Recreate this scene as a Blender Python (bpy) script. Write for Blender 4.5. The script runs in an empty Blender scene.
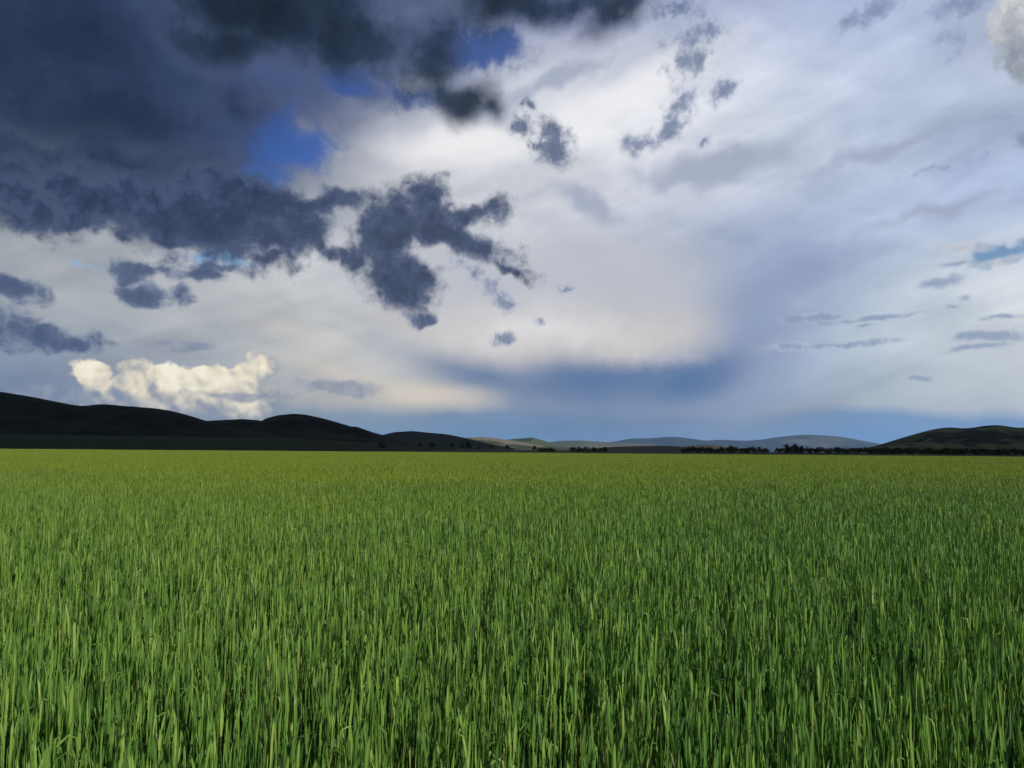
import bpy, bmesh, math, random
import numpy as np
from mathutils import Vector, Matrix, Euler, noise as mnoise

R = math.radians
sc = bpy.context.scene
col = sc.collection

# ------------------------------------------------------------------ camera
CAM = Vector((0.0, 0.0, 1.34))
PITCH, ROLL = 4.72, 0.44
FOC = 796.0                                     # focal length in pixels of a 1024 px wide frame
cd = bpy.data.cameras.new('camera')
cam = bpy.data.objects.new('camera', cd)
col.objects.link(cam)
cd.sensor_width = 36.0
cd.lens = 36.0 * FOC / 1024.0
cd.clip_start = 0.05
cd.clip_end = 200000.0
CROT = Euler((R(90 + PITCH), 0, 0)).to_matrix() @ Matrix.Rotation(R(ROLL), 3, 'Z')
cam.matrix_world = Matrix.Translation(CAM) @ CROT.to_4x4()
sc.camera = cam


def ray(px, py):
    return (CROT @ Vector(((px - 512) / FOC, (384 - py) / FOC, -1.0))).normalized()


def azel(px, py):
    d = ray(px, py)
    return math.degrees(math.atan2(d.x, d.y)), math.degrees(math.asin(d.z))


# ------------------------------------------------------------------ colour
def lin(c):
    return tuple(((v / 255) / 12.92 if v / 255 <= 0.04045 else ((v / 255 + 0.055) / 1.055) ** 2.4) for v in c)


sc.view_settings.view_transform = 'Standard'
sc.view_settings.look = 'None'
sc.view_settings.exposure = 0.12
sc.view_settings.gamma = 1.0
sc.view_settings.use_curve_mapping = False
sc.cycles.max_bounces = 8
sc.cycles.diffuse_bounces = 3
sc.cycles.glossy_bounces = 2
sc.cycles.transmission_bounces = 4
sc.cycles.volume_bounces = 0
sc.cycles.use_denoising = True
sc.cycles.denoiser = 'OPENIMAGEDENOISE'
sc.cycles.denoising_input_passes = 'RGB_ALBEDO_NORMAL'
sc.cycles.denoising_prefilter = 'ACCURATE'

# ------------------------------------------------------------------ sun
SUN_AZ, SUN_EL = 138.0, 27.0                    # azimuth clockwise from the view direction: low, behind and to the right
sd = bpy.data.lights.new('sun', 'SUN')
sd.energy = 5.0
sd.angle = R(0.5)
sd.color = (1.0, 0.94, 0.82)
sun = bpy.data.objects.new('sun', sd)
col.objects.link(sun)
SUN = Vector((math.sin(R(SUN_AZ)) * math.cos(R(SUN_EL)), math.cos(R(SUN_AZ)) * math.cos(R(SUN_EL)), math.sin(R(SUN_EL))))
sun.rotation_euler = SUN.to_track_quat('Z', 'Y').to_euler()
sun.location = SUN * 50

# ------------------------------------------------------------------ sky: clear Nishita sky with a storm sky of clouds before it
SKY_STRENGTH = 0.1
world = bpy.data.worlds.new('World')
sc.world = world
world.use_nodes = True
NT = world.node_tree
NT.nodes.clear()


class G:
    """tiny expression layer over a node tree"""
    def __init__(s, nt): s.nt = nt
    def node(s, t, **kw):
        n = s.nt.nodes.new(t)
        for k, v in kw.items(): setattr(n, k, v)
        return n
    def put(s, sock, v):
        if isinstance(v, bpy.types.NodeSocket): s.nt.links.new(v, sock)
        elif isinstance(v, (tuple, list)) and len(v) == 3 and sock.type == 'RGBA': sock.default_value = (*v, 1)
        else: sock.default_value = v
    def m(s, op, a, b=0.0, c=0.0, clamp=False):
        n = s.node('ShaderNodeMath', operation=op, use_clamp=clamp)
        for i, v in enumerate((a, b, c)): s.put(n.inputs[i], v)
        return n.outputs[0]
    def add(s, a, b): return s.m('ADD', a, b)
    def sub(s, a, b): return s.m('SUBTRACT', a, b)
    def mul(s, a, b): return s.m('MULTIPLY', a, b)
    def mad(s, a, b, c): return s.m('MULTIPLY_ADD', a, b, c)
    def max(s, a, b): return s.m('MAXIMUM', a, b)
    def v(s, op, a, b=(0, 0, 0)):
        n = s.node('ShaderNodeVectorMath', operation=op)
        s.put(n.inputs[0], a)
        if op == 'SCALE': s.put(n.inputs['Scale'], b)
        elif len(n.inputs) > 1: s.put(n.inputs[1], b)
        return n.outputs['Value'] if op in ('LENGTH', 'DOT_PRODUCT') else n.outputs[0]
    def smooth(s, x, lo, hi, a=0.0, b=1.0):
        n = s.node('ShaderNodeMapRange', interpolation_type='SMOOTHSTEP')
        for i, v in enumerate((x, lo, hi, a, b)): s.put(n.inputs[i], v)
        return n.outputs[0]
    def line(s, x, lo, hi, a=0.0, b=1.0):
        n = s.node('ShaderNodeMapRange', interpolation_type='LINEAR')
        for i, v in enumerate((x, lo, hi, a, b)): s.put(n.inputs[i], v)
        return n.outputs[0]
    def noise(s, vec, scale, detail=4, rough=0.55, dist=0.0, color=False, dims='2D'):
        n = s.node('ShaderNodeTexNoise', noise_dimensions=dims)
        s.put(n.inputs['Vector'], vec)
        n.inputs['Scale'].default_value = scale
        n.inputs['Detail'].default_value = detail
        n.inputs['Roughness'].default_value = rough
        n.inputs['Distortion'].default_value = dist
        return n.outputs['Color'] if color else n.outputs[0]
    def mix(s, f, a, b, mode='MIX'):
        n = s.node('ShaderNodeMix', data_type='RGBA', blend_type=mode)
        s.put(n.inputs[0], f); s.put(n.inputs[6], a); s.put(n.inputs[7], b)
        return n.outputs[2]
    def map(s, vec, loc=(0, 0, 0), rot=0.0, scale=(1, 1, 1), kind='TEXTURE'):
        n = s.node('ShaderNodeMapping', vector_type=kind)
        s.put(n.inputs[0], vec)
        n.inputs['Location'].default_value = loc
        n.inputs['Rotation'].default_value = (0, 0, rot)
        n.inputs['Scale'].default_value = scale
        return n.outputs[0]
    def ramp(s, f, stops, interp='LINEAR'):
        n = s.node('ShaderNodeValToRGB')
        s.put(n.inputs[0], f)
        cr = n.color_ramp
        cr.interpolation = interp
        while len(cr.elements) > 1: cr.elements.remove(cr.elements[0])
        cr.elements[0].position = stops[0][0]; cr.elements[0].color = (*stops[0][1], 1)
        for p, c in stops[1:]:
            e = cr.elements.new(p); e.color = (*c, 1)
        return n.outputs[0]


g = G(NT)
tc = g.node('ShaderNodeTexCoord')
sep = g.node('ShaderNodeSeparateXYZ')
nrm = g.v('NORMALIZE', tc.outputs['Generated'])
NT.links.new(nrm, sep.inputs[0])
AZ = g.mul(g.m('ARCTAN2', sep.outputs[0], sep.outputs[1]), 180 / math.pi)
EL = g.mul(g.m('ARCSINE', sep.outputs[2]), 180 / math.pi)
cmb = g.node('ShaderNodeCombineXYZ')
NT.links.new(AZ, cmb.inputs[0]); NT.links.new(EL, cmb.inputs[1])
cmb.inputs[2].default_value = 1.0
Q0 = cmb.outputs[0]                              # direction in degrees (azimuth, elevation)


def warp(q, scale, amp, detail=3, seed=0.0, rough=0.55):
    c = g.node('ShaderNodeCombineXYZ')
    for i in (0, 1):
        n = g.noise(g.v('ADD', q, (seed + 31.7 * i, seed * 1.7, seed * 0.3 + 9.1 * i)), scale, detail, rough)
        NT.links.new(g.mad(n, amp, -0.5 * amp), c.inputs[i])
    return g.v('ADD', q, c.outputs[0])


# broad tone of the cloud sheet: colour per (row, column), B-spline smoothed
COLS = [0, 128, 256, 384, 512, 640, 768, 896, 1024]
ROWS = [0, 48, 96, 144, 192, 240, 288, 336, 372, 400, 409, 419, 448]
TONE = [
 [(32,44,60),(42,56,82),(40,54,76),(66,80,110),(120,130,165),(152,160,195),(168,176,210),(160,170,205),(150,160,185)],
 [(32,46,72),(44,60,90),(60,74,106),(80,95,138),(170,174,192),(204,206,218),(198,204,222),(178,189,218),(160,168,188)],
 [(36,50,78),(46,62,92),(60,74,112),(128,138,166),(210,211,217),(226,226,229),(204,209,222),(184,194,219),(164,172,192)],
 [(38,53,78),(46,61,88),(66,80,118),(190,191,198),(220,220,223),(216,216,222),(194,200,216),(184,195,216),(168,178,198)],
 [(34,48,74),(40,54,84),(66,80,114),(192,192,198),(208,208,213),(192,194,207),(186,193,211),(180,190,211),(164,176,200)],
 [(152,156,164),(146,152,162),(158,164,176),(186,188,194),(192,194,202),(182,186,202),(166,177,203),(164,178,207),(150,168,206)],
 [(168,170,174),(172,174,178),(184,184,187),(190,190,192),(187,189,197),(172,179,196),(154,169,199),(188,198,212),(204,209,216)],
 [(150,155,163),(166,169,174),(176,178,182),(184,184,186),(190,187,187),(184,183,187),(138,157,190),(192,200,210),(206,210,215)],
 [(124,138,160),(146,153,165),(166,170,175),(184,182,180),(176,176,180),(160,166,180),(132,152,186),(188,196,205),(200,205,210)],
 [(104,122,152),(126,138,158),(156,162,170),(196,186,172),(150,158,170),(104,127,165),(138,154,178),(182,190,197),(190,195,202)],
 [(102,120,148),(122,135,156),(148,156,167),(182,177,169),(132,147,166),(104,126,162),(148,158,172),(176,185,193),(184,190,198)],
 [(100,118,145),(118,133,154),(132,146,160),(134,148,164),(102,130,162),(108,128,158),(128,146,170),(120,150,186),(120,150,187)],
 [(92,112,142),(108,126,150),(114,134,156),(104,130,158),(92,124,162),(108,130,162),(108,140,180),(106,144,188),(106,144,192)],
]


def bspl(vals, t):
    n = len(vals)
    i = int(math.floor(t)); f = t - i
    w = ((1 - f) ** 3 / 6, (3 * f ** 3 - 6 * f ** 2 + 4) / 6, (-3 * f ** 3 + 3 * f ** 2 + 3 * f + 1) / 6, f ** 3 / 6)
    return sum(wk * np.asarray(vals[min(max(i + k - 1, 0), n - 1)]) for k, wk in enumerate(w))


lt = np.array([[lin(c) for c in r] for r in TONE])
QB = warp(warp(Q0, 0.05, 3.0, 1, 3.0), 0.22, 0.9, 2, 9.0)
QBs = g.node('ShaderNodeSeparateXYZ'); NT.links.new(QB, QBs.inputs[0])
QBx, QBy = QBs.outputs[0], QBs.outputs[1]
SUBS = 2
rows = []
for k in range((len(ROWS) - 1) * SUBS + 1):
    t = k / SUBS
    i = min(int(t), len(ROWS) - 2); f = t - i
    py = ROWS[i] * (1 - f) + ROWS[i + 1] * f
    line_ = bspl(list(lt), t) if py < 402 else lt[i] * (1 - f) + lt[i + 1] * f
    rows.append((azel(512, py)[1], line_))
a_min, a_max = azel(0, 300)[0], azel(1024, 300)[0]
FX = g.line(QBx, a_min, a_max)
prev = None
for el, cells in rows:                            # from the top down
    stops = []
    for j in range(25):
        px = 1024 * j / 24
        pos = (azel(px, 300)[0] - a_min) / (a_max - a_min)
        stops.append((min(max(pos, 0), 1), tuple(bspl(list(cells), px / 128))))
    r = g.ramp(FX, stops)
    prev = r if prev is None else g.mix(g.line(QBy, pel, el), prev, r)
    pel = el
SKYC = prev

# long soft streaks in the sheet
st = g.map(Q0, rot=R(20), scale=(5.0, 1.0, 1.0))
streak = g.noise(warp(st, 0.25, 2.2, 2, 1.0), 0.3, 4, 0.52)
cross = g.noise(warp(g.map(Q0, rot=R(-14), scale=(2.4, 1.0, 1.0)), 0.3, 1.5, 1, 5.0), 0.36, 4, 0.52)
tone = g.add(g.mul(g.sub(streak, 0.5), 0.62), g.mul(g.sub(cross, 0.5), 0.40))
calm = g.smooth(EL, 1.0, 9.0, 0.30, 1.0)
SKYC = g.mix(1.0, SKYC, g.mix(g.mad(g.mul(tone, calm), 1.0, 0.5), (0.40, 0.48, 0.58), (1.58, 1.55, 1.47)), 'MULTIPLY')


def blobs(q, specs):
    """largest of 1 - (elliptic distance) over the listed clouds: (px, py, half width, half height, tilt, weight)"""
    out = None
    for sp in specs:
        px, py, sx, sy = sp[:4]
        rot = sp[4] if len(sp) > 4 else 0.0
        wt = sp[5] if len(sp) > 5 else 1.0
        a, e = azel(px, py)
        a2 = azel(px + 5, py)[0]; e2 = azel(px, py - 5)[1]
        wx, wy, co, si = sx * (a2 - a) / 5, sy * (e2 - e) / 5, math.cos(R(rot)), math.sin(R(rot))
        lx = g.v('DOT_PRODUCT', q, (co / wx, si / wx, -(co * a + si * e) / wx))       # q.z is 1
        ly = g.v('DOT_PRODUCT', q, (-si / wy, co / wy, (si * a - co * e) / wy))
        d = g.mad(g.m('SQRT', g.mad(lx, lx, g.mul(ly, ly))), -wt, wt)
        out = d if out is None else g.m('SMOOTH_MAX', out, d, 0.25)
    return out


def back(colour, strength=1.0):
    n = g.node('ShaderNodeBackground')
    g.put(n.inputs[0], colour)
    n.inputs[1].default_value = strength
    return n.outputs[0]


def layer(base, alpha, colour):
    n = g.node('ShaderNodeMixShader')
    g.put(n.inputs[0], alpha)
    NT.links.new(base, n.inputs[1])
    NT.links.new(colour if getattr(colour, 'type', '') == 'SHADER' else back(colour), n.inputs[2])
    return n.outputs[0]


fine = g.noise(warp(Q0, 0.6, 1.2, 2, 2.0), 0.5, 6, 0.65)
fine2 = g.noise(g.v('ADD', Q0, (40, 13, 5)), 0.9, 4, 0.6)
coarse = g.noise(Q0, 0.16, 4, 0.5)
F = g.sub(fine, 0.5); F2 = g.sub(fine2, 0.5); CO = g.sub(coarse, 0.5)

# openings of clear sky (Nishita blue shows through)
QW = warp(Q0, 0.35, 2.6, 3, 11.0)
hole = blobs(QW, [(292, 150, 60, 40, 0), (264, 176, 46, 22, 10), (484, 48, 62, 30, 0), (352, 80, 44, 20, -10, 0.9), (410, 96, 50, 18, 0, 0.6), (560, 6, 60, 16, 0, 0.6),
                  (222, 258, 44, 11, 0), (1000, 252, 60, 13, 5, 1.0), (935, 170, 60, 9, 8, 0.25), (90, 262, 30, 5, 0, 0.4)])
hole_a = g.smooth(g.add(hole, g.mad(F, 0.9, g.mul(tone, 0.5))), 0.02, 0.62)

SKYC = back(SKYC)
# grey blue shade inside the anvil and its dark underside
shaft = blobs(warp(Q0, 0.15, 2.0, 2, 17.0), [(745, 330, 85, 120, -14), (790, 270, 110, 70, 10, 0.8)])
SKYC = layer(SKYC, g.smooth(g.mad(F, 0.25, shaft), -0.1, 0.9, 0.0, 0.85), lin((136, 151, 182)))
ae = blobs(warp(Q0, 0.12, 1.6, 2, 4.0), [(600, 380, 200, 44, 2), (480, 372, 150, 34, -15, 0.75), (690, 378, 105, 46, 10)])
SKYC = layer(SKYC, g.smooth(g.mad(F, 0.10, ae), -0.10, 0.95, 0.0, 0.93), g.mix(g.smooth(ae, 0.0, 0.65), lin((146, 156, 174)), lin((86, 114, 154))))
bowl = blobs(warp(Q0, 0.2, 1.2, 2, 13.0), [(570, 296, 185, 82, 4), (632, 318, 112, 58, -4), (440, 290, 140, 70, -16)])
SKYC = layer(SKYC, g.smooth(g.mad(F, 0.12, bowl), -0.05, 0.60, 0.0, 0.88), g.mix(g.smooth(EL, azel(600, 362)[1], azel(600, 280)[1]), lin((200, 194, 189)), lin((184, 187, 196))))
warm = blobs(warp(Q0, 0.2, 1.2, 1, 6.0), [(430, 397, 95, 22, -4), (330, 372, 110, 18, -16, 0.55), (300, 335, 90, 22, -20, 0.5)])
SKYC = layer(SKYC, g.smooth(g.mad(F, 0.3, warm), 0.0, 0.9, 0.0, 0.60), lin((224, 210, 190)))
white = blobs(warp(Q0, 0.2, 2.0, 2, 8.0), [(630, 95, 150, 34, 20), (470, 140, 130, 26, 8), (540, 330, 170, 44, 0, 0.5), (640, 350, 90, 26, -8, 0.3), (430, 80, 60, 18, 15, 0.6)])
SKYC = layer(SKYC, g.smooth(g.mad(F, 0.35, white), 0.0, 0.8, 0.0, 0.78), lin((234, 233, 235)))
veil = blobs(warp(Q0, 0.3, 2.2, 2, 10.0), [(710, 168, 105, 28, 6), (590, 205, 60, 18, -25, 0.7), (560, 80, 90, 16, 22, 0.8), (880, 150, 120, 12, 12, 0.6), (930, 215, 130, 14, 10, 0.6)])
SKYC = layer(SKYC, g.smooth(g.add(g.mul(F, 0.5), veil), 0.0, 0.65, 0.0, 0.86), lin((156, 164, 186)))

# sunlit cumulus towers low on the left
qc = warp(Q0, 0.9, 0.7, 2, 14.0)
def billow(q):
    a = g.node('ShaderNodeTexVoronoi', feature='SMOOTH_F1', voronoi_dimensions='2D'); g.put(a.inputs['Vector'], q)
    a.inputs['Scale'].default_value = 0.62; a.inputs['Smoothness'].default_value = 0.35
    a.inputs['Detail'].default_value = 1.0; a.inputs['Roughness'].default_value = 0.55
    return a.outputs['Distance']
b0 = billow(qc); b1 = billow(g.v('ADD', qc, (0.24, 0.36, 0)))
cum = blobs(qc, [(94, 374, 32, 20), (132, 378, 34, 24), (188, 382, 46, 26), (260, 370, 28, 19), (248, 402, 44, 34), (200, 398, 60, 26), (180, 408, 120, 34, 0, 0.8), (215, 382, 44, 20)])
cum_d = g.add(cum, g.mad(b0, -0.42, g.mad(F, 0.50, 0.14)))
cum_a = g.mul(g.smooth(cum_d, 0.0, 0.24), g.smooth(EL, 1.4, 2.6, 0.5, 1.0))
lit = g.add(g.mul(g.sub(b1, b0), 0.60), g.mad(F, 0.9, g.mul(CO, 2.0)))
low = g.smooth(EL, 1.6, 4.5, -0.26, 0.10)
cum_c = g.ramp(g.add(g.add(lit, low), g.mad(cum, 0.30, 0.30)), [(0.0, lin((136, 144, 158))), (0.3, lin((168, 168, 168))), (0.55, lin((206, 200, 186))), (0.78, lin((230, 221, 198))), (1.0, lin((242, 236, 216)))])
SKYC = layer(SKYC, g.mul(cum_a, 0.96), cum_c)
# grey veils lying before the towers
gv = blobs(warp(Q0, 0.5, 1.2, 2, 16.0), [(340, 388, 52, 11, -3), (180, 347, 48, 8), (240, 396, 70, 5, -2, 0.8), (60, 395, 70, 16, 0, 0.8)])
SKYC = layer(SKYC, g.smooth(g.mad(F, 0.9, gv), 0.0, 0.5, 0.0, 0.75), g.mix(g.smooth(F2, -0.2, 0.2), lin((122, 134, 156)), lin((150, 156, 168))))

QD0 = warp(Q0, 0.14, 3.4, 1, 31.0)
vb = blobs(QD0, [(290, 90, 110, 60, -15), (345, 75, 80, 44, -10), (250, 140, 90, 60), (420, 55, 60, 40)])
SKYC = layer(SKYC, g.smooth(g.mad(F, 0.35, vb), -0.05, 0.75, 0.0, 0.86), lin((66, 81, 120)))

# clear sky in the openings, and all around behind the viewer
sky = g.node('ShaderNodeTexSky', sky_type='NISHITA')
sky.sun_disc = False
sky.sun_elevation = R(SUN_EL)
sky.sun_rotation = R(SUN_AZ)
sky.altitude = 900
CLEAR = g.mix(1.0, sky.outputs[0], g.mix(g.smooth(EL, 12, 20), (0.66, 0.86, 1.0), (0.25, 0.41, 0.82)), 'MULTIPLY')
TOTAL = layer(SKYC, g.mul(hole_a, 0.9), back(CLEAR, SKY_STRENGTH))


def dark(base, q, specs, n1, n2, lo, hi, a_max, thin, mid, core, amp1=0.9, amp2=0.5, fold=0.55, gaps=None):
    d = g.mad(n1, amp1, g.mad(n2, amp2, blobs(q, specs)))
    if gaps: d = g.mad(g.max(blobs(q, gaps), 0.0), -0.42, d)
    alpha = g.smooth(d, lo, hi, 0.0, a_max)
    inner = g.mad(n2, fold + 0.4, g.mad(n1, 0.8, g.mul(g.m('MINIMUM', d, 0.85), 0.72)))
    c = g.ramp(g.smooth(inner, -0.1, 0.9), [(0, lin(thin)), (0.5, lin(mid)), (1.0, lin(core))])
    return layer(base, alpha, c)


# distant thin dark streaks on the right
QR = warp(Q0, 0.5, 0.5, 2, 21.0)
TOTAL = dark(TOTAL, QR, [(835, 345, 82, 5, 3), (800, 347, 46, 6), (870, 319, 78, 4, 4), (815, 318, 40, 5), (985, 336, 52, 7, -2), (975, 348, 40, 4, 5), (942, 282, 36, 8, 8),
                         (955, 265, 26, 5), (917, 380, 24, 4), (953, 306, 10, 4), (965, 297, 9, 4), (862, 326, 13, 3), (1003, 317, 32, 4)],
             F, F2, -0.15, 0.75, 0.85, (182, 190, 202), (148, 162, 186), (134, 150, 178), 1.1, 0.3)
TOTAL = dark(TOTAL, QR, [(965, 247, 40, 8, -8, 1.0), (1000, 262, 40, 6, 10, 0.8)], F, F2, -0.05, 0.6, 0.7, (200, 204, 212), (188, 192, 202), (176, 182, 196), 0.8, 0.3)
# storm base, upper left: wide soft body, then its darkest folds
QD = warp(QD0, 0.5, 1.1, 2, 33.0)
TOTAL = dark(TOTAL, QD, [(110, 110, 190, 95, -6), (240, 120, 70, 50, -20, 0.7), (60, 180, 140, 60), (60, 40, 190, 80), (150, 172, 160, 46, 0, 1.2)], F, CO, -0.1, 0.85, 0.85,
             (52, 66, 93), (40, 55, 80), (33, 47, 69), 0.30, 0.3, 0.0)
TOTAL = dark(TOTAL, QD0, [(280, 6, 190, 84, -12, 1.3), (345, 36, 120, 58, -10, 1.2), (418, 62, 52, 66, -22), (462, 98, 58, 34), (540, 4, 180, 42, 4), (625, 8, 80, 44, 12), (498, 104, 28, 20, 0, 0.8), (230, 40, 90, 50)], CO, F, -0.08, 0.75, 0.97,
             (84, 96, 128), (48, 61, 84), (22, 33, 45), 0.6, 0.32, -0.15)
TOTAL = dark(TOTAL, QD, [(100, 176, 200, 50, -2, 1.2), (40, 190, 110, 52)], F, CO, -0.15, 0.75, 0.88,
             (70, 83, 108), (50, 64, 90), (40, 54, 80), 0.55, 0.6)
# ragged band of scud
QS = warp(warp(Q0, 0.22, 1.7, 1, 41.0), 0.6, 1.2, 2, 43.0, 0.5)
TOTAL = dark(TOTAL, QS, [(100, 202, 140, 44, -3, 1.25), (215, 220, 115, 50, -5, 1.6), (40, 208, 72, 36), (292, 230, 52, 48, 0, 1.35), (250, 203, 105, 32, -8, 1.3), (328, 202, 48, 16), (378, 240, 46, 36, 25, 1.1), (414, 222, 64, 36, -4, 1.35), (458, 236, 78, 22, -16, 0.95), (502, 262, 50, 11, -30, 0.62),
                         (402, 276, 46, 40, -10, 1.15), (422, 200, 30, 24), (462, 214, 62, 13, 8, 0.72), (345, 258, 40, 16, 0, 0.9)], F, F2, -0.08, 0.55, 0.96,
             (74, 87, 113), (66, 79, 108), (46, 58, 85), 1.15, 0.32, 0.2,
             [(436, 254, 44, 18, -18), (338, 236, 22, 34, 10), (270, 246, 34, 12), (170, 246, 40, 10), (20, 178, 26, 12), (58, 200, 24, 12), (98, 206, 18, 12), (80, 238, 40, 8)])
TOTAL = dark(TOTAL, QS, [(14, 293, 44, 13), (12, 330, 36, 28, -35), (58, 340, 66, 16, -3), (143, 289, 34, 14, -18), (133, 268, 34, 13, -8), (180, 294, 18, 16, -45), (192, 276, 46, 11, 0, 0.8), (215, 268, 64, 9, 0, 0.8), (412, 312, 22, 11, 0, 0.7)], F, F2, -0.04, 0.50, 0.95,
             (126, 136, 158), (84, 98, 127), (64, 79, 110), 0.95, 0.25, 0.2)
# lone puffs
QP = warp(Q0, 0.9, 1.1, 3, 51.0, 0.62)
TOTAL = dark(TOTAL, QP, [(553, 146, 26, 34, 6), (521, 127, 16, 16), (528, 104, 10, 10, 0, 0.7), (538, 145, 14, 12)], F, F2, -0.12, 0.75, 0.92,
             (150, 158, 176), (98, 112, 140), (78, 93, 122), 1.35, 0.5)
TOTAL = dark(TOTAL, QP, [(700, 36, 42, 26, 12), (690, 62, 28, 32), (686, 98, 24, 22), (672, 130, 28, 16, 25), (640, 142, 26, 14), (723, 92, 17, 18), (702, 142, 12, 8), (665, 10, 40, 14),
                         (505, 340, 18, 9), (505, 300, 22, 12, -20), (565, 288, 12, 6), (539, 322, 12, 5), (480, 275, 40, 14, -30, 0.8)], F, F2, -0.15, 0.95, 0.86,
             (178, 184, 200), (132, 143, 170), (98, 113, 146), 1.6, 0.6)
TOTAL = dark(TOTAL, QP, [(870, 12, 56, 14, 16), (850, 18, 30, 12, 10), (960, 6, 50, 16), (952, 42, 22, 30, 0, 0.8), (1022, 140, 14, 14)], F, F2, -0.15, 1.0, 0.8,
             (168, 178, 204), (136, 148, 180), (118, 132, 165), 1.0, 0.5)
# grey and white cumulus at the right edge
rc = blobs(QP, [(1014, 22, 30, 40), (1032, 48, 40, 36), (1060, 20, 60, 60)])
rc_a = g.smooth(g.mad(F, 0.8, g.add(rc, 0.05)), 0.0, 0.35, 0.0, 0.92)
rc_c = g.ramp(g.add(g.mul(g.sub(b1, b0), 0.25), g.mad(F, 1.3, g.smooth(EL, azel(1010, 75)[1], azel(1010, 5)[1], 0.10, 0.72))), [(0, lin((126, 136, 150))), (0.5, lin((172, 176, 182))), (1.0, lin((224, 222, 220)))])
TOTAL = layer(TOTAL, rc_a, rc_c)

# the rest of the sky dome: broken bright cloud over clear blue, on all other sides and overhead
away = g.max(g.max(g.smooth(g.m('ABSOLUTE', AZ), 44.0, 58.0), g.smooth(EL, 34.0, 44.0)), g.smooth(EL, -2.0, -5.0))
other = g.smooth(g.noise(Q0, 0.06, 4, 0.55), 0.38, 0.62)
sky2 = g.node('ShaderNodeTexSky', sky_type='NISHITA')
sky2.sun_disc = False; sky2.sun_elevation = R(SUN_EL); sky2.sun_rotation = R(SUN_AZ); sky2.altitude = 900
rest = layer(back(sky2.outputs[0], SKY_STRENGTH), g.mul(other, 0.7), lin((176, 182, 194)))
TOTAL = layer(TOTAL, away, rest)
wo = g.node('ShaderNodeOutputWorld')
NT.links.new(TOTAL, wo.inputs[0])
world.cycles.sampling_method = 'MANUAL'
world.cycles.sample_map_resolution = 512

# ------------------------------------------------------------------ helpers
def tag(o, label=None, cat=None, group=None, kind=None):
    if label: o['label'] = label
    if cat: o['category'] = cat
    if group: o['group'] = group
    if kind: o['kind'] = kind
    return o


def np_mesh(name, verts, faces, mat=None, attrs=None, smooth=False):
    me = bpy.data.meshes.new(name)
    verts = np.asarray(verts, dtype=np.float32); faces = np.asarray(faces, dtype=np.int32)
    k = faces.shape[1]
    me.vertices.add(len(verts)); me.vertices.foreach_set('co', verts.ravel())
    me.loops.add(faces.size); me.loops.foreach_set('vertex_index', faces.ravel())
    me.polygons.add(len(faces)); me.polygons.foreach_set('loop_start', np.arange(0, faces.size, k, dtype=np.int32))
    me.update(calc_edges=True)
    if smooth: me.polygons.foreach_set('use_smooth', np.ones(len(faces), dtype=bool))
    for an, av in (attrs or {}).items():
        at = me.attributes.new(an, 'FLOAT', 'POINT'); at.data.foreach_set('value', np.asarray(av, dtype=np.float32))
    if mat: me.materials.append(mat)
    me.validate()
    return me


def link(name, me, parent=None):
    o = bpy.data.objects.new(name, me)
    col.objects.link(o)
    if parent: o.parent = parent
    return o


def material(name):
    m = bpy.data.materials.new(name)
    m.use_nodes = True
    m.node_tree.nodes.clear()
    gg = G(m.node_tree)
    out = gg.node('ShaderNodeOutputMaterial')
    return m, gg, out


def attr(gg, name):
    n = gg.node('ShaderNodeAttribute', attribute_name=name)
    return n.outputs['Fac']


def position(gg):
    return gg.node('ShaderNodeNewGeometry').outputs['Position']


def principled(gg, colour, rough=0.9, spec=0.2):
    p = gg.node('ShaderNodeBsdfPrincipled')
    gg.put(p.inputs['Base Color'], colour)
    gg.put(p.inputs['Roughness'], rough)
    p.inputs['Specular IOR Level'].default_value = spec
    return p.outputs[0]


# ------------------------------------------------------------------ ground
EDGE = 185.0                                    # far edge of the wheat, metres


def ground_material():
    m, gg, out = material('soil and meadow')
    p = position(gg)
    n1 = gg.noise(p, 0.012, 5, 0.6, dims='3D'); n2 = gg.noise(p, 6.0, 4, 0.6, dims='3D'); n3 = gg.noise(p, 0.0012, 4, 0.55, dims='3D')
    meadow = gg.ramp(gg.mad(n3, 0.6, gg.mul(n1, 0.4)), [(0.35, (0.018, 0.036, 0.010)), (0.5, (0.030, 0.050, 0.014)), (0.62, (0.060, 0.062, 0.026))])
    soil = gg.ramp(n2, [(0.3, (0.020, 0.014, 0.008)), (0.7, (0.060, 0.044, 0.026))])
    sp = gg.node('ShaderNodeSeparateXYZ'); gg.put(sp.inputs[0], p)
    far = gg.smooth(sp.outputs[1], EDGE + 0.5, EDGE + 2.5)
    gg.nt.links.new(principled(gg, gg.mix(far, soil, meadow), 0.95, 0.1), out.inputs[0])
    return m


def ring_sheet():
    rad = [0, 4, 12, 30, 80, 200, 500, 1200, 3000, 8000, 20000, 50000]
    n = 64
    v = [(0, 0, 0)]; f = []
    for r in rad[1:]:
        for k in range(n): v.append((r * math.cos(2 * math.pi * k / n), r * math.sin(2 * math.pi * k / n), 0))
    me = bpy.data.meshes.new('ground')
    for k in range(n): f.append((0, 1 + k, 1 + (k + 1) % n))
    for i in range(len(rad) - 2):
        a, b = 1 + i * n, 1 + (i + 1) * n
        for k in range(n): f.append((a + k, b + k, b + (k + 1) % n, a + (k + 1) % n))
    me.from_pydata(v, [], f); me.update()
    me.materials.append(ground_material())
    return me


tag(link('ground', ring_sheet()), kind='structure')

# ------------------------------------------------------------------ hills: ridge lines with their own distance, depth and relief
def tanpx(px, py, D):
    d = ray(px, py)
    return d.x / d.y, CAM.z + D * d.z / d.y


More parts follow.
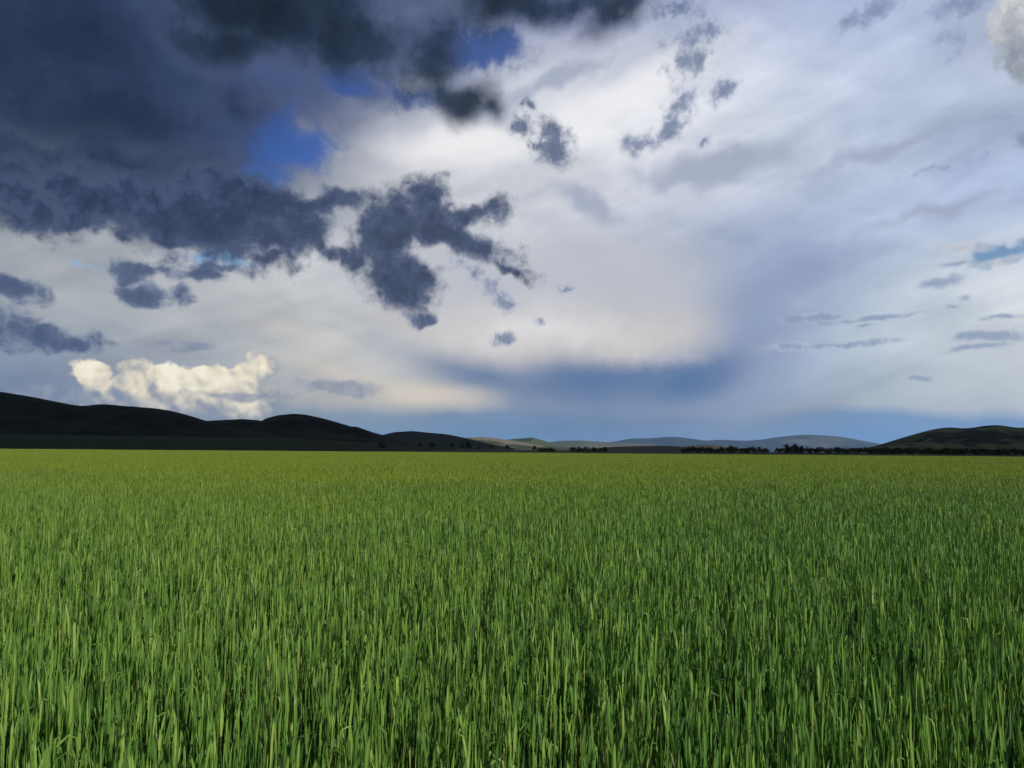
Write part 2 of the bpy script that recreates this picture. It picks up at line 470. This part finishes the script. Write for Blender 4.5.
def hill_material(name, low, high, tones, fine=0.02, field=None, patch=0.004, bias=0.0):
    """low/high: colours of open grass and of woodland on the slope; field: (colour, scale) for pale plots"""
    m, gg, out = material(name)
    p = position(gg)
    big = gg.noise(gg.v('MULTIPLY', p, (1, 1, 2.2)), patch, 5, 0.58, dims='3D')
    det = gg.noise(p, fine, 5, 0.65, dims='3D')
    f = gg.smooth(gg.mad(gg.sub(det, 0.5), 0.5, big), tones[0], tones[1])
    c = gg.mix(f, low, high)
    c = gg.mix(1.0, c, gg.mix(det, (0.55, 0.55, 0.55), (1.45, 1.45, 1.45)), 'MULTIPLY')
    if field:
        q = gg.noise(gg.v('MULTIPLY', p, (1, 0.6, 5)), field[1], 3, 0.5, dims='3D')
        c = gg.mix(gg.smooth(q, field[2], field[2] + 0.04), c, field[0])
    gg.nt.links.new(principled(gg, c, 0.95, 0.05), out.inputs[0])
    return m


def hill_range(name, profile, D, front, backd, mat, seed=0, rough=0.35, n=220, power=1.0, rscale=1.0, ripple=0.012):
    pts = sorted(profile)
    xs = np.array([tanpx(px, py, D)[0] for px, py in pts]); zs = np.array([tanpx(px, py, D)[1] for px, py in pts])
    t = np.linspace(xs[0], xs[-1], n)
    z = np.interp(t, xs, zs)
    ker = np.exp(-np.linspace(-2, 2, 9) ** 2); ker /= ker.sum()
    z = np.convolve(np.pad(z, 4, mode='edge'), ker, mode='valid')
    z = np.maximum(z + 1.0, 0.0)
    mrow = 40
    vs = np.concatenate([np.linspace(-1, 0, 26), np.linspace(0, 1, mrow - 25)[1:]])
    verts = []
    for i, v in enumerate(vs):
        y = D + (v * front if v < 0 else v * backd)
        u = 1 - abs(v)
        sh = (u * u * (3 - 2 * u)) ** power
        for k in range(n):
            x = t[k] * y
            nz = mnoise.fractal(Vector((x / D * 9 * rscale + seed, y / D * 9 * rscale, seed * 1.3)), 1.0, 2.1, 5)
            gully = abs(mnoise.noise(Vector((t[k] * 26 * rscale + seed * 3 + 0.6 * nz, v * 1.6, seed))))
            h = z[k] * sh * (1 - rough * (1 - gully * 1.6) * 4 * u * (1 - u) * 0.55) + rough * 0.25 * z[k] * nz * 4 * u * (1 - u) + z[k] * ripple * nz * u
            verts.append((x, y, h - 1.0))
    idx = np.arange(mrow * n).reshape(mrow, n)
    f = np.stack([idx[:-1, :-1], idx[:-1, 1:], idx[1:, 1:], idx[1:, :-1]], -1).reshape(-1, 4)
    o = link(name, np_mesh(name, verts, f, mat, smooth=True))
    return tag(o, kind='structure')


FOREST, GRASSY = (0.005, 0.008, 0.005), (0.045, 0.060, 0.020)
m_wood = hill_material('wooded slope', FOREST, (0.009, 0.013, 0.006), (0.45, 0.60))
m_mead = hill_material('sloping meadow', (0.004, 0.020, 0.002), (0.008, 0.027, 0.004), (0.4, 0.6), fine=0.05)
m_mid = hill_material('distant wooded slope', (0.014, 0.020, 0.014), (0.022, 0.028, 0.016), (0.4, 0.6), fine=0.006, patch=0.001)
m_plot = hill_material('slope with pale plots', (0.035, 0.048, 0.026), (0.06, 0.062, 0.035), (0.4, 0.6), fine=0.004, patch=0.0008, field=((0.14, 0.118, 0.088), 0.0011, 0.50))
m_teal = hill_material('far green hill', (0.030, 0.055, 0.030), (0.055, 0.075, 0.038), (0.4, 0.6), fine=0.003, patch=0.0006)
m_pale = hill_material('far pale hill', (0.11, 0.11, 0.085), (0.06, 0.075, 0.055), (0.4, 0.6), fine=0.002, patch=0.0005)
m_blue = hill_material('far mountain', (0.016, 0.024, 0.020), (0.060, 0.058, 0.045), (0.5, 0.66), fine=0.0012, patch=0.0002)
m_brown = hill_material('low brown rise', (0.030, 0.034, 0.020), (0.070, 0.050, 0.034), (0.40, 0.62), fine=0.008, patch=0.0016)
m_straw = hill_material('straw field', (0.34, 0.30, 0.22), (0.26, 0.22, 0.15), (0.4, 0.6), fine=0.01, patch=0.002)
m_right = hill_material('grassy hill with woods', (0.012, 0.017, 0.009), (0.095, 0.115, 0.040), (0.46, 0.56), fine=0.02, patch=0.0024)

hill_range('meadow_slope', [(-500, 428), (-200, 432), (0, 434.5), (150, 436.5), (300, 439), (370, 443), (430, 447.5)], 800, 520, 260, m_mead, 1, 0.05, n=120)
hill_range('hills', [(-700, 378), (-420, 384), (-200, 380), (-60, 388), (0, 393), (30, 396), (60, 402), (84, 406.5), (92, 404), (102, 403), (120, 405), (150, 407), (167, 409), (186, 414), (206, 420.5), (232, 427), (270, 434), (330, 442), (380, 448.5)], 1500, 640, 900, m_wood, 2, 0.40, ripple=0.03)
hill_range('hills', [(225, 448), (245, 432), (258, 423), (266, 418), (278, 414.8), (294, 413.2), (306, 414.2), (322, 418), (345, 424.5), (364, 430), (382, 435), (400, 440.5), (425, 446), (455, 449)], 1900, 700, 800, m_wood, 3, 0.40, ripple=0.03)
hill_range('hills', [(120, 424), (160, 421), (204, 421), (222, 420), (242, 419), (258, 420), (280, 425), (320, 433), (360, 446)], 2700, 700, 900, m_wood, 4, 0.35)
hill_range('hills', [(330, 447), (360, 440.5), (378, 436), (394, 432), (412, 430.8), (430, 432.6), (444, 433.8), (456, 436), (472, 439.5), (490, 444), (515, 448.5)], 4600, 900, 1400, m_mid, 5, 0.40)
hill_range('hills', [(430, 446), (452, 440), (468, 437.6), (484, 437.0), (500, 438.8), (522, 442), (548, 446.5), (580, 449)], 7400, 1200, 1800, m_plot, 6, 0.2)
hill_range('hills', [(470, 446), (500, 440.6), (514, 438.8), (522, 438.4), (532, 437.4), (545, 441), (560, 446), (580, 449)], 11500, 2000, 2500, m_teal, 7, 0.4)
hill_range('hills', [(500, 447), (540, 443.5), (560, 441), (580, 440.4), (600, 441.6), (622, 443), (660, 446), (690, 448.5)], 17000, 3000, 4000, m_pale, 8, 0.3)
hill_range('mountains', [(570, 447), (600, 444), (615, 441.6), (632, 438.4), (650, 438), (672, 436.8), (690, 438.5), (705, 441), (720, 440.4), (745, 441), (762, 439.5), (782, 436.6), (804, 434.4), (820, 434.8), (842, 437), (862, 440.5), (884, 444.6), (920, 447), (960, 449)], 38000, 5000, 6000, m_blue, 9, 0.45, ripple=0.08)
hill_range('hills', [(585, 449.4), (612, 446.8), (640, 446), (664, 445.6), (690, 447.2), (712, 449.6)], 3600, 700, 700, m_brown, 10, 0.2, n=100)
hill_range('hills', [(660, 448.8), (690, 445.8), (704, 445.0), (716, 445.6), (735, 448), (760, 450)], 6500, 900, 900, m_brown, 11, 0.2, n=100)
hill_range('field_slope', [(662, 450.4), (671, 448.7), (684, 448.7), (694, 450.4)], 5600, 500, 300, m_straw, 12, 0.05, n=60)
hill_range('hills', [(850, 450), (870, 447.5), (884, 443.5), (898, 439), (916, 434), (932, 429.6), (946, 427.3), (956, 427.4), (966, 429), (976, 427), (990, 425), (1002, 425), (1012, 427.3), (1020, 428.2), (1030, 427), (1070, 423), (1130, 428), (1260, 436), (1450, 430), (1700, 445)], 2600, 900, 1000, m_right, 13, 0.5)

# ------------------------------------------------------------------ unseen cloud added out of frame to shade the land beyond the wheat
H_CLOUD = 1800.0
OFF = Vector((math.sin(R(SUN_AZ)), math.cos(R(SUN_AZ)))) * (H_CLOUD / math.tan(R(SUN_EL)))


def shade_cloud_mesh():
    x0, x1, y0, y1 = -2600 + OFF.x, 3600 + OFF.x, 300 + OFF.y, 5400 + OFF.y
    nx, ny = 110, 90
    top, bot = [], []
    for j in range(ny):
        for i in range(nx):
            u, v = i / (nx - 1), j / (ny - 1)
            x, y = x0 + (x1 - x0) * u, y0 + (y1 - y0) * v
            edge = min(1.0, 9 * min(u, 1 - u, v * 2.0, 1 - v))
            nz = mnoise.fractal(Vector((x / 900, y / 900, 3.1)), 1.0, 2.0, 5)
            top.append((x + 30 * nz, y, H_CLOUD + 40 + edge ** 0.5 * (260 + 220 * nz)))
            bot.append((x + 30 * nz, y, H_CLOUD - 10 - 40 * edge * (0.6 + mnoise.noise(Vector((x / 350, y / 350, 8.0))))))
    n = nx * ny
    idx = np.arange(n).reshape(ny, nx)
    keep = np.ones((ny - 1, nx - 1), dtype=bool)
    for j in range(ny - 1):                          # ragged break shaped to let sun onto the right hill
        for i in range(nx - 1):
            gx = x0 - OFF.x + (x1 - x0) * i / (nx - 1); gy = y0 - OFF.y + (y1 - y0) * j / (ny - 1)
            nz = mnoise.noise(Vector((gx / 130, gy / 160, 2.2)))
            if ((gx - 1480) / 330) ** 2 + ((gy - 2560) / 260) ** 2 < 1.0 and nz > 0.02: keep[j, i] = False
    q = np.stack([idx[:-1, :-1], idx[:-1, 1:], idx[1:, 1:], idx[1:, :-1]], -1)[keep]
    ft, fb = q, q[:, ::-1] + n
    edges = {}
    for c in q:
        for k in range(4):
            a_, b_ = int(c[k]), int(c[(k + 1) % 4])
            if (b_, a_) in edges: del edges[(b_, a_)]
            else: edges[(a_, b_)] = 1
    fr = np.array([(b_, a_, a_ + n, b_ + n) for a_, b_ in edges])
    m, gg, out = material('cloud vapour')
    gg.nt.links.new(principled(gg, (0.80, 0.81, 0.83), 1.0, 0.0), out.inputs[0])
    return np_mesh('shade_cloud', top + bot, np.concatenate([ft, fb, fr]), m, smooth=True)


tag(link('shade_cloud', shade_cloud_mesh()), kind='structure')

# ------------------------------------------------------------------ haze: one box of thin even air round the land, clouds above it
def haze():
    s_, zt = 52000.0, 900.0
    bm = bmesh.new()
    bmesh.ops.create_cube(bm, size=1.0, matrix=Matrix.Translation((0, 0, (zt - 2) / 2)) @ Matrix.Diagonal((2 * s_, 2 * s_, zt + 2, 1)))
    me = bpy.data.meshes.new('haze'); bm.to_mesh(me); bm.free()
    m, gg, out = material('thin air')
    v = gg.node('ShaderNodeVolumePrincipled')
    v.inputs['Color'].default_value = (0.32, 0.56, 1.0, 1)
    v.inputs['Density'].default_value = 0.85e-5
    gg.nt.links.new(v.outputs[0], out.inputs['Volume'])
    me.materials.append(m)
    return me


tag(link('haze', haze()), kind='stuff')

# ------------------------------------------------------------------ wheat
def wheat_material():
    m, gg, out = material('young wheat')
    p = position(gg)
    rnd, h = attr(gg, 'rnd'), attr(gg, 'h')
    pn = gg.v('MULTIPLY', p, (0.45, 1.0, 0.0))
    big = gg.noise(pn, 0.11, 3, 0.55); med = gg.noise(p, 0.9, 3, 0.5)
    zone = gg.add(gg.mul(gg.sub(big, 0.5), 2.2), gg.mul(gg.sub(med, 0.5), 0.8))
    leaf = gg.ramp(gg.mad(zone, 0.25, rnd), [(0.0, (0.034, 0.086, 0.024)), (0.35, (0.070, 0.165, 0.034)), (0.7, (0.126, 0.240, 0.044)), (1.0, (0.240, 0.340, 0.085))])
    sp = gg.node('ShaderNodeSeparateXYZ'); gg.put(sp.inputs[0], p)
    far_yellow = gg.add(gg.smooth(gg.m('LOGARITHM', gg.add(sp.outputs[1], 4.0), 10.0), 0.72, 1.65, 0.0, 0.56), gg.mul(zone, 0.30))      # leaf colour turns yellower with distance along the field, and by zone
    yel = gg.mix(gg.smooth(gg.mad(h, 0.35, far_yellow), 0.30, 1.15), leaf, (0.135, 0.180, 0.010))
    tip = gg.mix(gg.mul(gg.smooth(h, 0.75, 1.2), 0.25), yel, (0.120, 0.190, 0.030))
    dry = gg.mix(gg.smooth(rnd, 1.2, 1.3), tip, (0.30, 0.23, 0.10))
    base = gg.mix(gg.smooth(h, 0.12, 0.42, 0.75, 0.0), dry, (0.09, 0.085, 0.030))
    d = gg.node('ShaderNodeBsdfPrincipled')
    gg.put(d.inputs['Base Color'], base); d.inputs['Roughness'].default_value = 0.42; d.inputs['Specular IOR Level'].default_value = 0.3
    t = gg.node('ShaderNodeBsdfTranslucent')
    gg.put(t.inputs[0], gg.mix(1.0, base, (1.1, 1.25, 0.6), 'MULTIPLY'))
    mx = gg.node('ShaderNodeMixShader'); mx.inputs[0].default_value = 0.25
    gg.nt.links.new(d.outputs[0], mx.inputs[1]); gg.nt.links.new(t.outputs[0], mx.inputs[2])
    gg.nt.links.new(mx.outputs[0], out.inputs[0])
    return m


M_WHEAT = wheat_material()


def leaves(rg, base, phi, th0, bend, kink, L, W, nseg, rnd, vee=0.25):
    """strips of nseg quads, two wide with a folded midrib; returns verts, quads, rnd, h"""
    k = len(L)
    pos = base.copy(); th = th0.copy()
    twist = rg.normal(0, 0.9, k); t0 = rg.normal(0, 0.25, k)
    V = np.zeros((k, nseg + 1, 3, 3)); kp = rg.uniform(0.55, 0.85, k)
    for i in range(nseg + 1):
        t = i / nseg
        th = th0 + bend * t * t + np.where(t > kp, kink * np.clip((t - kp) / 0.18, 0, 1), 0)
        if i:
            pos = pos + (L / nseg)[:, None] * np.stack([np.sin(th) * np.cos(phi), np.sin(th) * np.sin(phi), np.cos(th)], 1)
        w = W * np.minimum(1.0, 0.55 + 1.6 * t) * (1 - t ** 7) ** 0.7 + 0.0004
        tau = t0 + twist * t
        side = np.stack([-np.sin(phi), np.cos(phi), 0 * phi], 1)
        nor = np.stack([np.cos(th) * np.cos(phi), np.cos(th) * np.sin(phi), -np.sin(th)], 1)
        s2 = side * np.cos(tau)[:, None] + nor * np.sin(tau)[:, None]
        n2 = nor * np.cos(tau)[:, None] - side * np.sin(tau)[:, None]
        V[:, i, 0] = pos - s2 * (w / 2)[:, None]
        V[:, i, 1] = pos + n2 * (w * vee)[:, None]
        V[:, i, 2] = pos + s2 * (w / 2)[:, None]
    idx = np.arange(k * (nseg + 1) * 3).reshape(k, nseg + 1, 3)
    f = np.stack([idx[:, :-1, :-1], idx[:, :-1, 1:], idx[:, 1:, 1:], idx[:, 1:, :-1]], -1).reshape(-1, 4)
    v = V.reshape(-1, 3)
    return v, f, np.repeat(rnd, (nseg + 1) * 3), v[:, 2] / 0.60


def wheat_patch(seed, size, per_m2, nleaf, nseg, wide, stems, weeds=0):
    rg = np.random.default_rng(seed)
    n = int(per_m2 * size * size)
    gx = rg.uniform(-size / 2, size / 2, (n, 2))
    # tillers stand in small tufts along drill rows, leaving dark gaps
    gap = np.array([mnoise.noise(Vector((x_ * 9, y_ * 9, seed * 3.1))) for x_, y_ in gx])
    gx = gx[gap + rg.normal(0, 0.22, n) > -0.22]; n = len(gx)
    gx[:, 0] += 0.018 * np.sin(gx[:, 0] * 2 * math.pi / 0.125)
    hgt = rg.normal(0.50, 0.055, n)
    lean = rg.normal(0, 0.032, (n, 2))
    parts = []
    trnd = rg.normal(0.40, 0.26, n)
    for k in range(nleaf):
        frac = 1.0 - k * 0.17 - rg.uniform(0, 0.14, n)
        b = np.stack([gx[:, 0] + lean[:, 0] * hgt * frac, gx[:, 1] + lean[:, 1] * hgt * frac, hgt * frac], 1)
        phi = rg.uniform(0, 2 * math.pi, n)
        L = rg.normal(0.120, 0.030, n).clip(0.05, 0.22) * (0.95 if k == 0 else 1.05)
        th0 = np.abs(rg.normal(0.04, 0.05, n)) + 0.03 * k
        bend = np.abs(rg.normal(0.05, 0.10, n)) + 0.06 * k
        kink = np.where(rg.random(n) < 0.13, rg.uniform(0.9, 2.6, n), 0.0)
        W = rg.normal(0.0066, 0.0017, n).clip(0.003, 0.0115) * wide
        r = trnd + rg.normal(0, 0.12, n)
        r = np.where(rg.random(n) < (0.0 if k < 2 else 0.010), 1.5, r.clip(0, 1.1))
        parts.append(leaves(rg, b, phi, th0, bend, kink, L, W, nseg, r))
    if stems:
        b = np.stack([gx[:, 0], gx[:, 1], np.zeros(n)], 1)
        a = lean.copy()
        phi = np.arctan2(a[:, 1], a[:, 0]); th = np.hypot(a[:, 0], a[:, 1])
        parts.append(leaves(rg, b, phi, th, 0 * th, 0 * th, hgt + 0.04, np.full(n, 0.0042), 3, (trnd + 0.1).clip(0, 1.1), vee=0.5))
        # dead leaves and straw lying low between the stems
        q = int(n * 0.12)
        b = np.stack([*rg.uniform(-size / 2, size / 2, (2, q)), rg.uniform(0.01, 0.2, q)], 1)
        parts.append(leaves(rg, b, rg.uniform(0, 6.28, q), rg.uniform(0.9, 1.6, q), rg.normal(0, 0.5, q), 0 * rg.random(q), rg.uniform(0.06, 0.16, q), rg.uniform(0.003, 0.007, q), 3, np.full(q, 1.5)))
    V, F, A, Hh = [], [], [], []; off = 0
    for v, f, r, h in parts:
        V.append(v); F.append(f + off); A.append(r); Hh.append(h); off += len(v)
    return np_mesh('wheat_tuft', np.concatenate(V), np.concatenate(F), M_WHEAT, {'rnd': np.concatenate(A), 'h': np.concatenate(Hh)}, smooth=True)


def wheat_field():
    protos = bpy.data.collections.new('wheat_tufts')        # the tufts themselves stand nowhere in the scene
    NEAR, FAR = 6, 4
    for i in range(NEAR):
        protos.objects.link(bpy.data.objects.new('tuft_a%02d' % i, wheat_patch(100 + i, 1.0, 760, 4, 6, 1.0, True)))
    for i in range(FAR):
        protos.objects.link(bpy.data.objects.new('tuft_b%02d' % i, wheat_patch(200 + i, 2.0, 520, 3, 3, 1.15, False)))
    rg = np.random.default_rng(5)
    P, ROT, SC, IDX = [], [], [], []
    near_y = 16
    for j in range(-4, near_y):
        for i in range(-16, 16):
            x, y = i + 0.5, j + 0.5
            if abs(x) > 0.75 * max(y, 0) + 4.5: continue
            P.append((x, y, 0)); IDX.append(rg.integers(NEAR))
    nn = len(P)
    for j in range(-8, int(EDGE / 2)):
        y = 2 * j + 1.0
        for i in range(-80, 80):
            x = 2 * i + 1.0
            if abs(x) > 0.80 * max(y, 0) + 14: continue
            if y < near_y and y > -4 and abs(x) + 1 <= 0.75 * max(y - 1, 0) + 4.0: continue
            P.append((x, y, 0)); IDX.append(NEAR + rg.integers(FAR))
    P = np.array(P)
    me = bpy.data.meshes.new('wheat_field')
    me.vertices.add(len(P)); me.vertices.foreach_set('co', P.astype(np.float32).ravel())
    hs = np.array([1.0 + 0.10 * mnoise.noise(Vector((p[0] * 0.22, p[1] * 0.22, 1.7))) + 0.05 * mnoise.noise(Vector((p[0] * 0.05, p[1] * 0.05, 7.7))) for p in P])
    rot = rg.integers(0, 4, len(P)) * (math.pi / 2)
    a = me.attributes.new('turn', 'FLOAT', 'POINT'); a.data.foreach_set('value', rot.astype(np.float32))
    a = me.attributes.new('pick', 'INT', 'POINT'); a.data.foreach_set('value', np.array(IDX, dtype=np.int32))
    sc3 = np.stack([np.ones(len(P)), np.where(rg.random(len(P)) < 0.5, -1.0, 1.0), hs], 1)
    a = me.attributes.new('size', 'FLOAT_VECTOR', 'POINT'); a.data.foreach_set('vector', sc3.astype(np.float32).ravel())
    o = link('wheat_field', me)
    nt = bpy.data.node_groups.new('wheat stand', 'GeometryNodeTree')
    nt.interface.new_socket('Geometry', in_out='INPUT', socket_type='NodeSocketGeometry')
    nt.interface.new_socket('Geometry', in_out='OUTPUT', socket_type='NodeSocketGeometry')
    N = nt.nodes.new; Lk = nt.links.new
    gi, go = N('NodeGroupInput'), N('NodeGroupOutput')
    ci = N('GeometryNodeCollectionInfo'); ci.inputs['Collection'].default_value = protos
    ci.inputs['Separate Children'].default_value = True; ci.inputs['Reset Children'].default_value = True
    iop = N('GeometryNodeInstanceOnPoints'); iop.inputs['Pick Instance'].default_value = True

    def named(nm, ty):
        a_ = N('GeometryNodeInputNamedAttribute'); a_.data_type = ty; a_.inputs['Name'].default_value = nm
        return [s_ for s_ in a_.outputs if s_.enabled][0]
    cx = N('ShaderNodeCombineXYZ'); Lk(named('turn', 'FLOAT'), cx.inputs[2])
    e2r = N('FunctionNodeEulerToRotation'); Lk(cx.outputs[0], e2r.inputs[0])
    Lk(gi.outputs[0], iop.inputs['Points']); Lk(ci.outputs[0], iop.inputs['Instance'])
    Lk(named('pick', 'INT'), iop.inputs['Instance Index']); Lk(e2r.outputs[0], iop.inputs['Rotation']); Lk(named('size', 'FLOAT_VECTOR'), iop.inputs['Scale'])
    Lk(iop.outputs[0], go.inputs[0])
    md = o.modifiers.new('wheat stand', 'NODES'); md.node_group = nt
    return o


tag(wheat_field(), 'dense young green wheat crop standing upright across the whole field', 'wheat crop', kind='stuff')

# ------------------------------------------------------------------ trees beyond the field
def tree_material():
    m, gg, out = material('dark foliage')
    rnd = attr(gg, 'rnd')
    c = gg.ramp(rnd, [(0.0, (0.014, 0.024, 0.010)), (0.6, (0.026, 0.040, 0.014)), (1.0, (0.045, 0.060, 0.020))])
    gg.nt.links.new(principled(gg, c, 0.8, 0.1), out.inputs[0])
    return m


def bark_material():
    m, gg, out = material('bark')
    n = gg.noise(position(gg), 4.0, 4, 0.6, dims='3D')
    gg.nt.links.new(principled(gg, gg.mix(n, (0.03, 0.022, 0.015), (0.09, 0.07, 0.05)), 0.9, 0.1), out.inputs[0])
    return m


M_LEAF, M_BARK = tree_material(), bark_material()


def tree_meshes(seed, h, w, kind):
    rnd = random.Random(seed)
    # trunk with a few limbs
    V, F = [], []

    def limb(a, b, r0, r1, n=6):
        a, b = Vector(a), Vector(b); ax = (b - a).normalized()
        s1 = ax.orthogonal().normalized(); s2 = ax.cross(s1); o = len(V)
        for p, r in ((a, r0), (b, r1)):
            for k in range(n): V.append(p + r * (s1 * math.cos(2 * math.pi * k / n) + s2 * math.sin(2 * math.pi * k / n)))
        for k in range(n): F.append((o + k, o + (k + 1) % n, o + n + (k + 1) % n, o + n + k))
    tr = 0.035 * h
    fork = (rnd.uniform(-.1, .1), rnd.uniform(-.1, .1), h * 0.38)
    limb((0, 0, -0.1), fork, tr, tr * 0.65)
    tips = []
    for k in range(5):
        an = 2 * math.pi * (k + rnd.random() * 0.6) / 5
        tip = (math.cos(an) * w * 0.30, math.sin(an) * w * 0.30, h * rnd.uniform(0.55, 0.85))
        limb(fork, tip, tr * 0.5, tr * 0.15, 5); tips.append(tip)
    limb(fork, (0, 0, h * 0.9), tr * 0.55, tr * 0.12, 5); tips.append((0, 0, h * 0.88))
    trunk = np_mesh('trunk', [tuple(v) for v in V], F, M_BARK)
    # crown: leaf clumps gathered about the limb tips
    LV, LF, LA = [], [], []
    clumps = []
    for t_ in tips:
        for _ in range(4):
            clumps.append((Vector(t_) + Vector((rnd.gauss(0, .16) * w, rnd.gauss(0, .16) * w, rnd.gauss(-.06, .10) * h)), rnd.uniform(0.10, 0.20) * w))
    if kind == 'bush':
        for _ in range(8): clumps.append((Vector((rnd.uniform(-.45, .45) * w, rnd.uniform(-.3, .3) * w, rnd.uniform(.12, .4) * h)), .18 * w))
    for c, r in clumps:
        tone_ = rnd.random()
        for _ in range(26):
            d = Vector((rnd.gauss(0, 1), rnd.gauss(0, 1), rnd.gauss(0, 0.8))); d = d.normalized() * r * rnd.uniform(0.3, 1.0)
            p = c + d
            p.z = min(max(p.z, 0.10 * h), h * 1.02)
            s_ = rnd.uniform(0.06, 0.12) * w * 0.55
            u = Vector((rnd.gauss(0, 1), rnd.gauss(0, 1), rnd.gauss(0, 1))).normalized(); v_ = u.orthogonal().normalized(); o = len(LV)
            for q in (u, v_ * 0.6, -u, -v_ * 0.6): LV.append(tuple(p + q * s_)); LA.append(min(1, max(0, tone_ + rnd.gauss(0, .15))))
            LF.append((o, o + 1, o + 2, o + 3))
    crown = np_mesh('crown', LV, LF, M_LEAF, {'rnd': LA})
    return trunk, crown


KINDS = [tree_meshes(11, 1.0, 0.95, 'tree'), tree_meshes(12, 1.0, 0.75, 'tree'), tree_meshes(13, 1.0, 1.25, 'tree'), tree_meshes(14, 1.0, 1.5, 'bush'), tree_meshes(15, 1.0, 1.1, 'bush'), tree_meshes(16, 1.0, 1.35, 'bush')]
WID = [0.95, 0.75, 1.25, 1.5, 1.1, 1.35]


def plant_tree(name, px, top, D, width_px, kind, label, group, cat='tree', turn=0.0):
    d = ray(px, top)
    y = D; x = y * d.x / d.y
    h = max(1.0, CAM.z + y * d.z / d.y)
    w = width_px * y / FOC
    t = bpy.data.objects.new(name, None); col.objects.link(t)
    t.location = (x, y, 0); t.rotation_euler.z = turn
    t.empty_display_size = 0.5
    tag(t, label, cat, group)
    s_ = w / WID[kind]
    for nm, me in zip(('trunk', 'crown'), KINDS[kind]):
        c = bpy.data.objects.new(nm, me); col.objects.link(c); c.parent = t; c.scale = (s_, s_, h)
    return t


rt = random.Random(3)
lone = [(382, 443.0, 8, 2, 'faint dark tree at the foot of the long left hill slope'),
        (420.5, 441.8, 5, 1, 'small narrow dark tree before the dark blue middle hill, left of the widest one'),
        (432, 441.6, 8, 0, 'widest dark tree before the dark blue middle hill'),
        (451.7, 441.6, 3.4, 1, 'slim dark tree standing alone between the widest tree and the close pair'),
        (462.6, 443.4, 5, 0, 'lower left tree of the close dark pair at the far field edge'),
        (469, 442.0, 6.5, 2, 'taller right tree of the close dark pair at the far field edge'),
        (479, 445.6, 3, 1, 'tiny dark tree just right of the close pair'),
        (491.5, 443.6, 4.4, 1, 'lone dark tree below the left end of the pale hillside plot'),
        (507, 444.4, 4, 0, 'lone dark tree below the middle of the pale hillside plot'),
        (534.5, 445.8, 5, 2, 'squat dark tree below the green pointed far hill')]
for px, top, wd, kd, lb in lone:
    plant_tree('tree', px, top, 520 + rt.uniform(-20, 20), wd, kd, lb, 'scattered trees beyond the far field edge', turn=rt.uniform(0, 6))
for k in range(9):
    plant_tree('bush', 539 + k * 1.9, 447.9 + rt.uniform(-.3, .3), 520, 3.2, 3 + k % 3, 'low dark bush in the thin hedge right of the squat tree', 'bushes of the thin hedge', 'bush', rt.uniform(0, 6))
for px, top, wd in ((572, 447.4, 5), (576, 447.0, 5), (580, 446.8, 6), (584, 446.7, 6), (588, 447.4, 5), (593, 446.9, 5), (596, 447.6, 4), (601, 447.6, 5), (605, 447.2, 5)):
    plant_tree('bush', px, top, 560, wd, 3 + rt.randrange(3), 'dark bush in the short clump below the pale far ridge', 'bushes of the short clump', 'bush', rt.uniform(0, 6))
row = []
px = 685.0
while px < 770: row.append((px, 447.9 + rt.uniform(-1.0, .6))); px += rt.uniform(3.0, 4.6)
px = 777.0
while px < 886: row.append((px, 448.4 + rt.uniform(-1.0, .4))); px += rt.uniform(3.2, 4.8)
for px, top in row:
    plant_tree('tree', px, top, 560 + rt.uniform(-25, 25), rt.uniform(5.5, 8), rt.randrange(2, 6), 'low dark tree packed in the long row below the far blue mountain', 'trees of the long row', turn=rt.uniform(0, 6))
for px, top, wd, kd, lb in ((693, 446.2, 7, 2, 'round-topped tree near the left end of the long dark row'), (730, 446.2, 8, 2, 'broad tree rising above the long row left of its gap'),
                            (787, 444.8, 9, 2, 'left tree of the tall clump standing above the long row'), (794, 444.0, 11, 0, 'tallest tree of the clump standing above the long row'),
                            (801, 445.6, 8, 5, 'right tree of the tall clump standing above the long row'), (818, 445.8, 5, 1, 'pointed tree poking above the long row right of the tall clump')):
    plant_tree('tree', px, top, 545, wd, kd, lb, 'taller trees above the long row', turn=rt.uniform(0, 6))
px = 884.0
while px < 1060:
    plant_tree('tree', px, 448.2 + (px - 884) * 0.006 + rt.uniform(-.7, .7), 500 + rt.uniform(-30, 30), rt.uniform(6, 9), rt.randrange(2, 6), 'dark tree in the solid belt at the foot of the right hill', 'trees of the dark belt', turn=rt.uniform(0, 6))
    px += rt.uniform(3.4, 5.0)
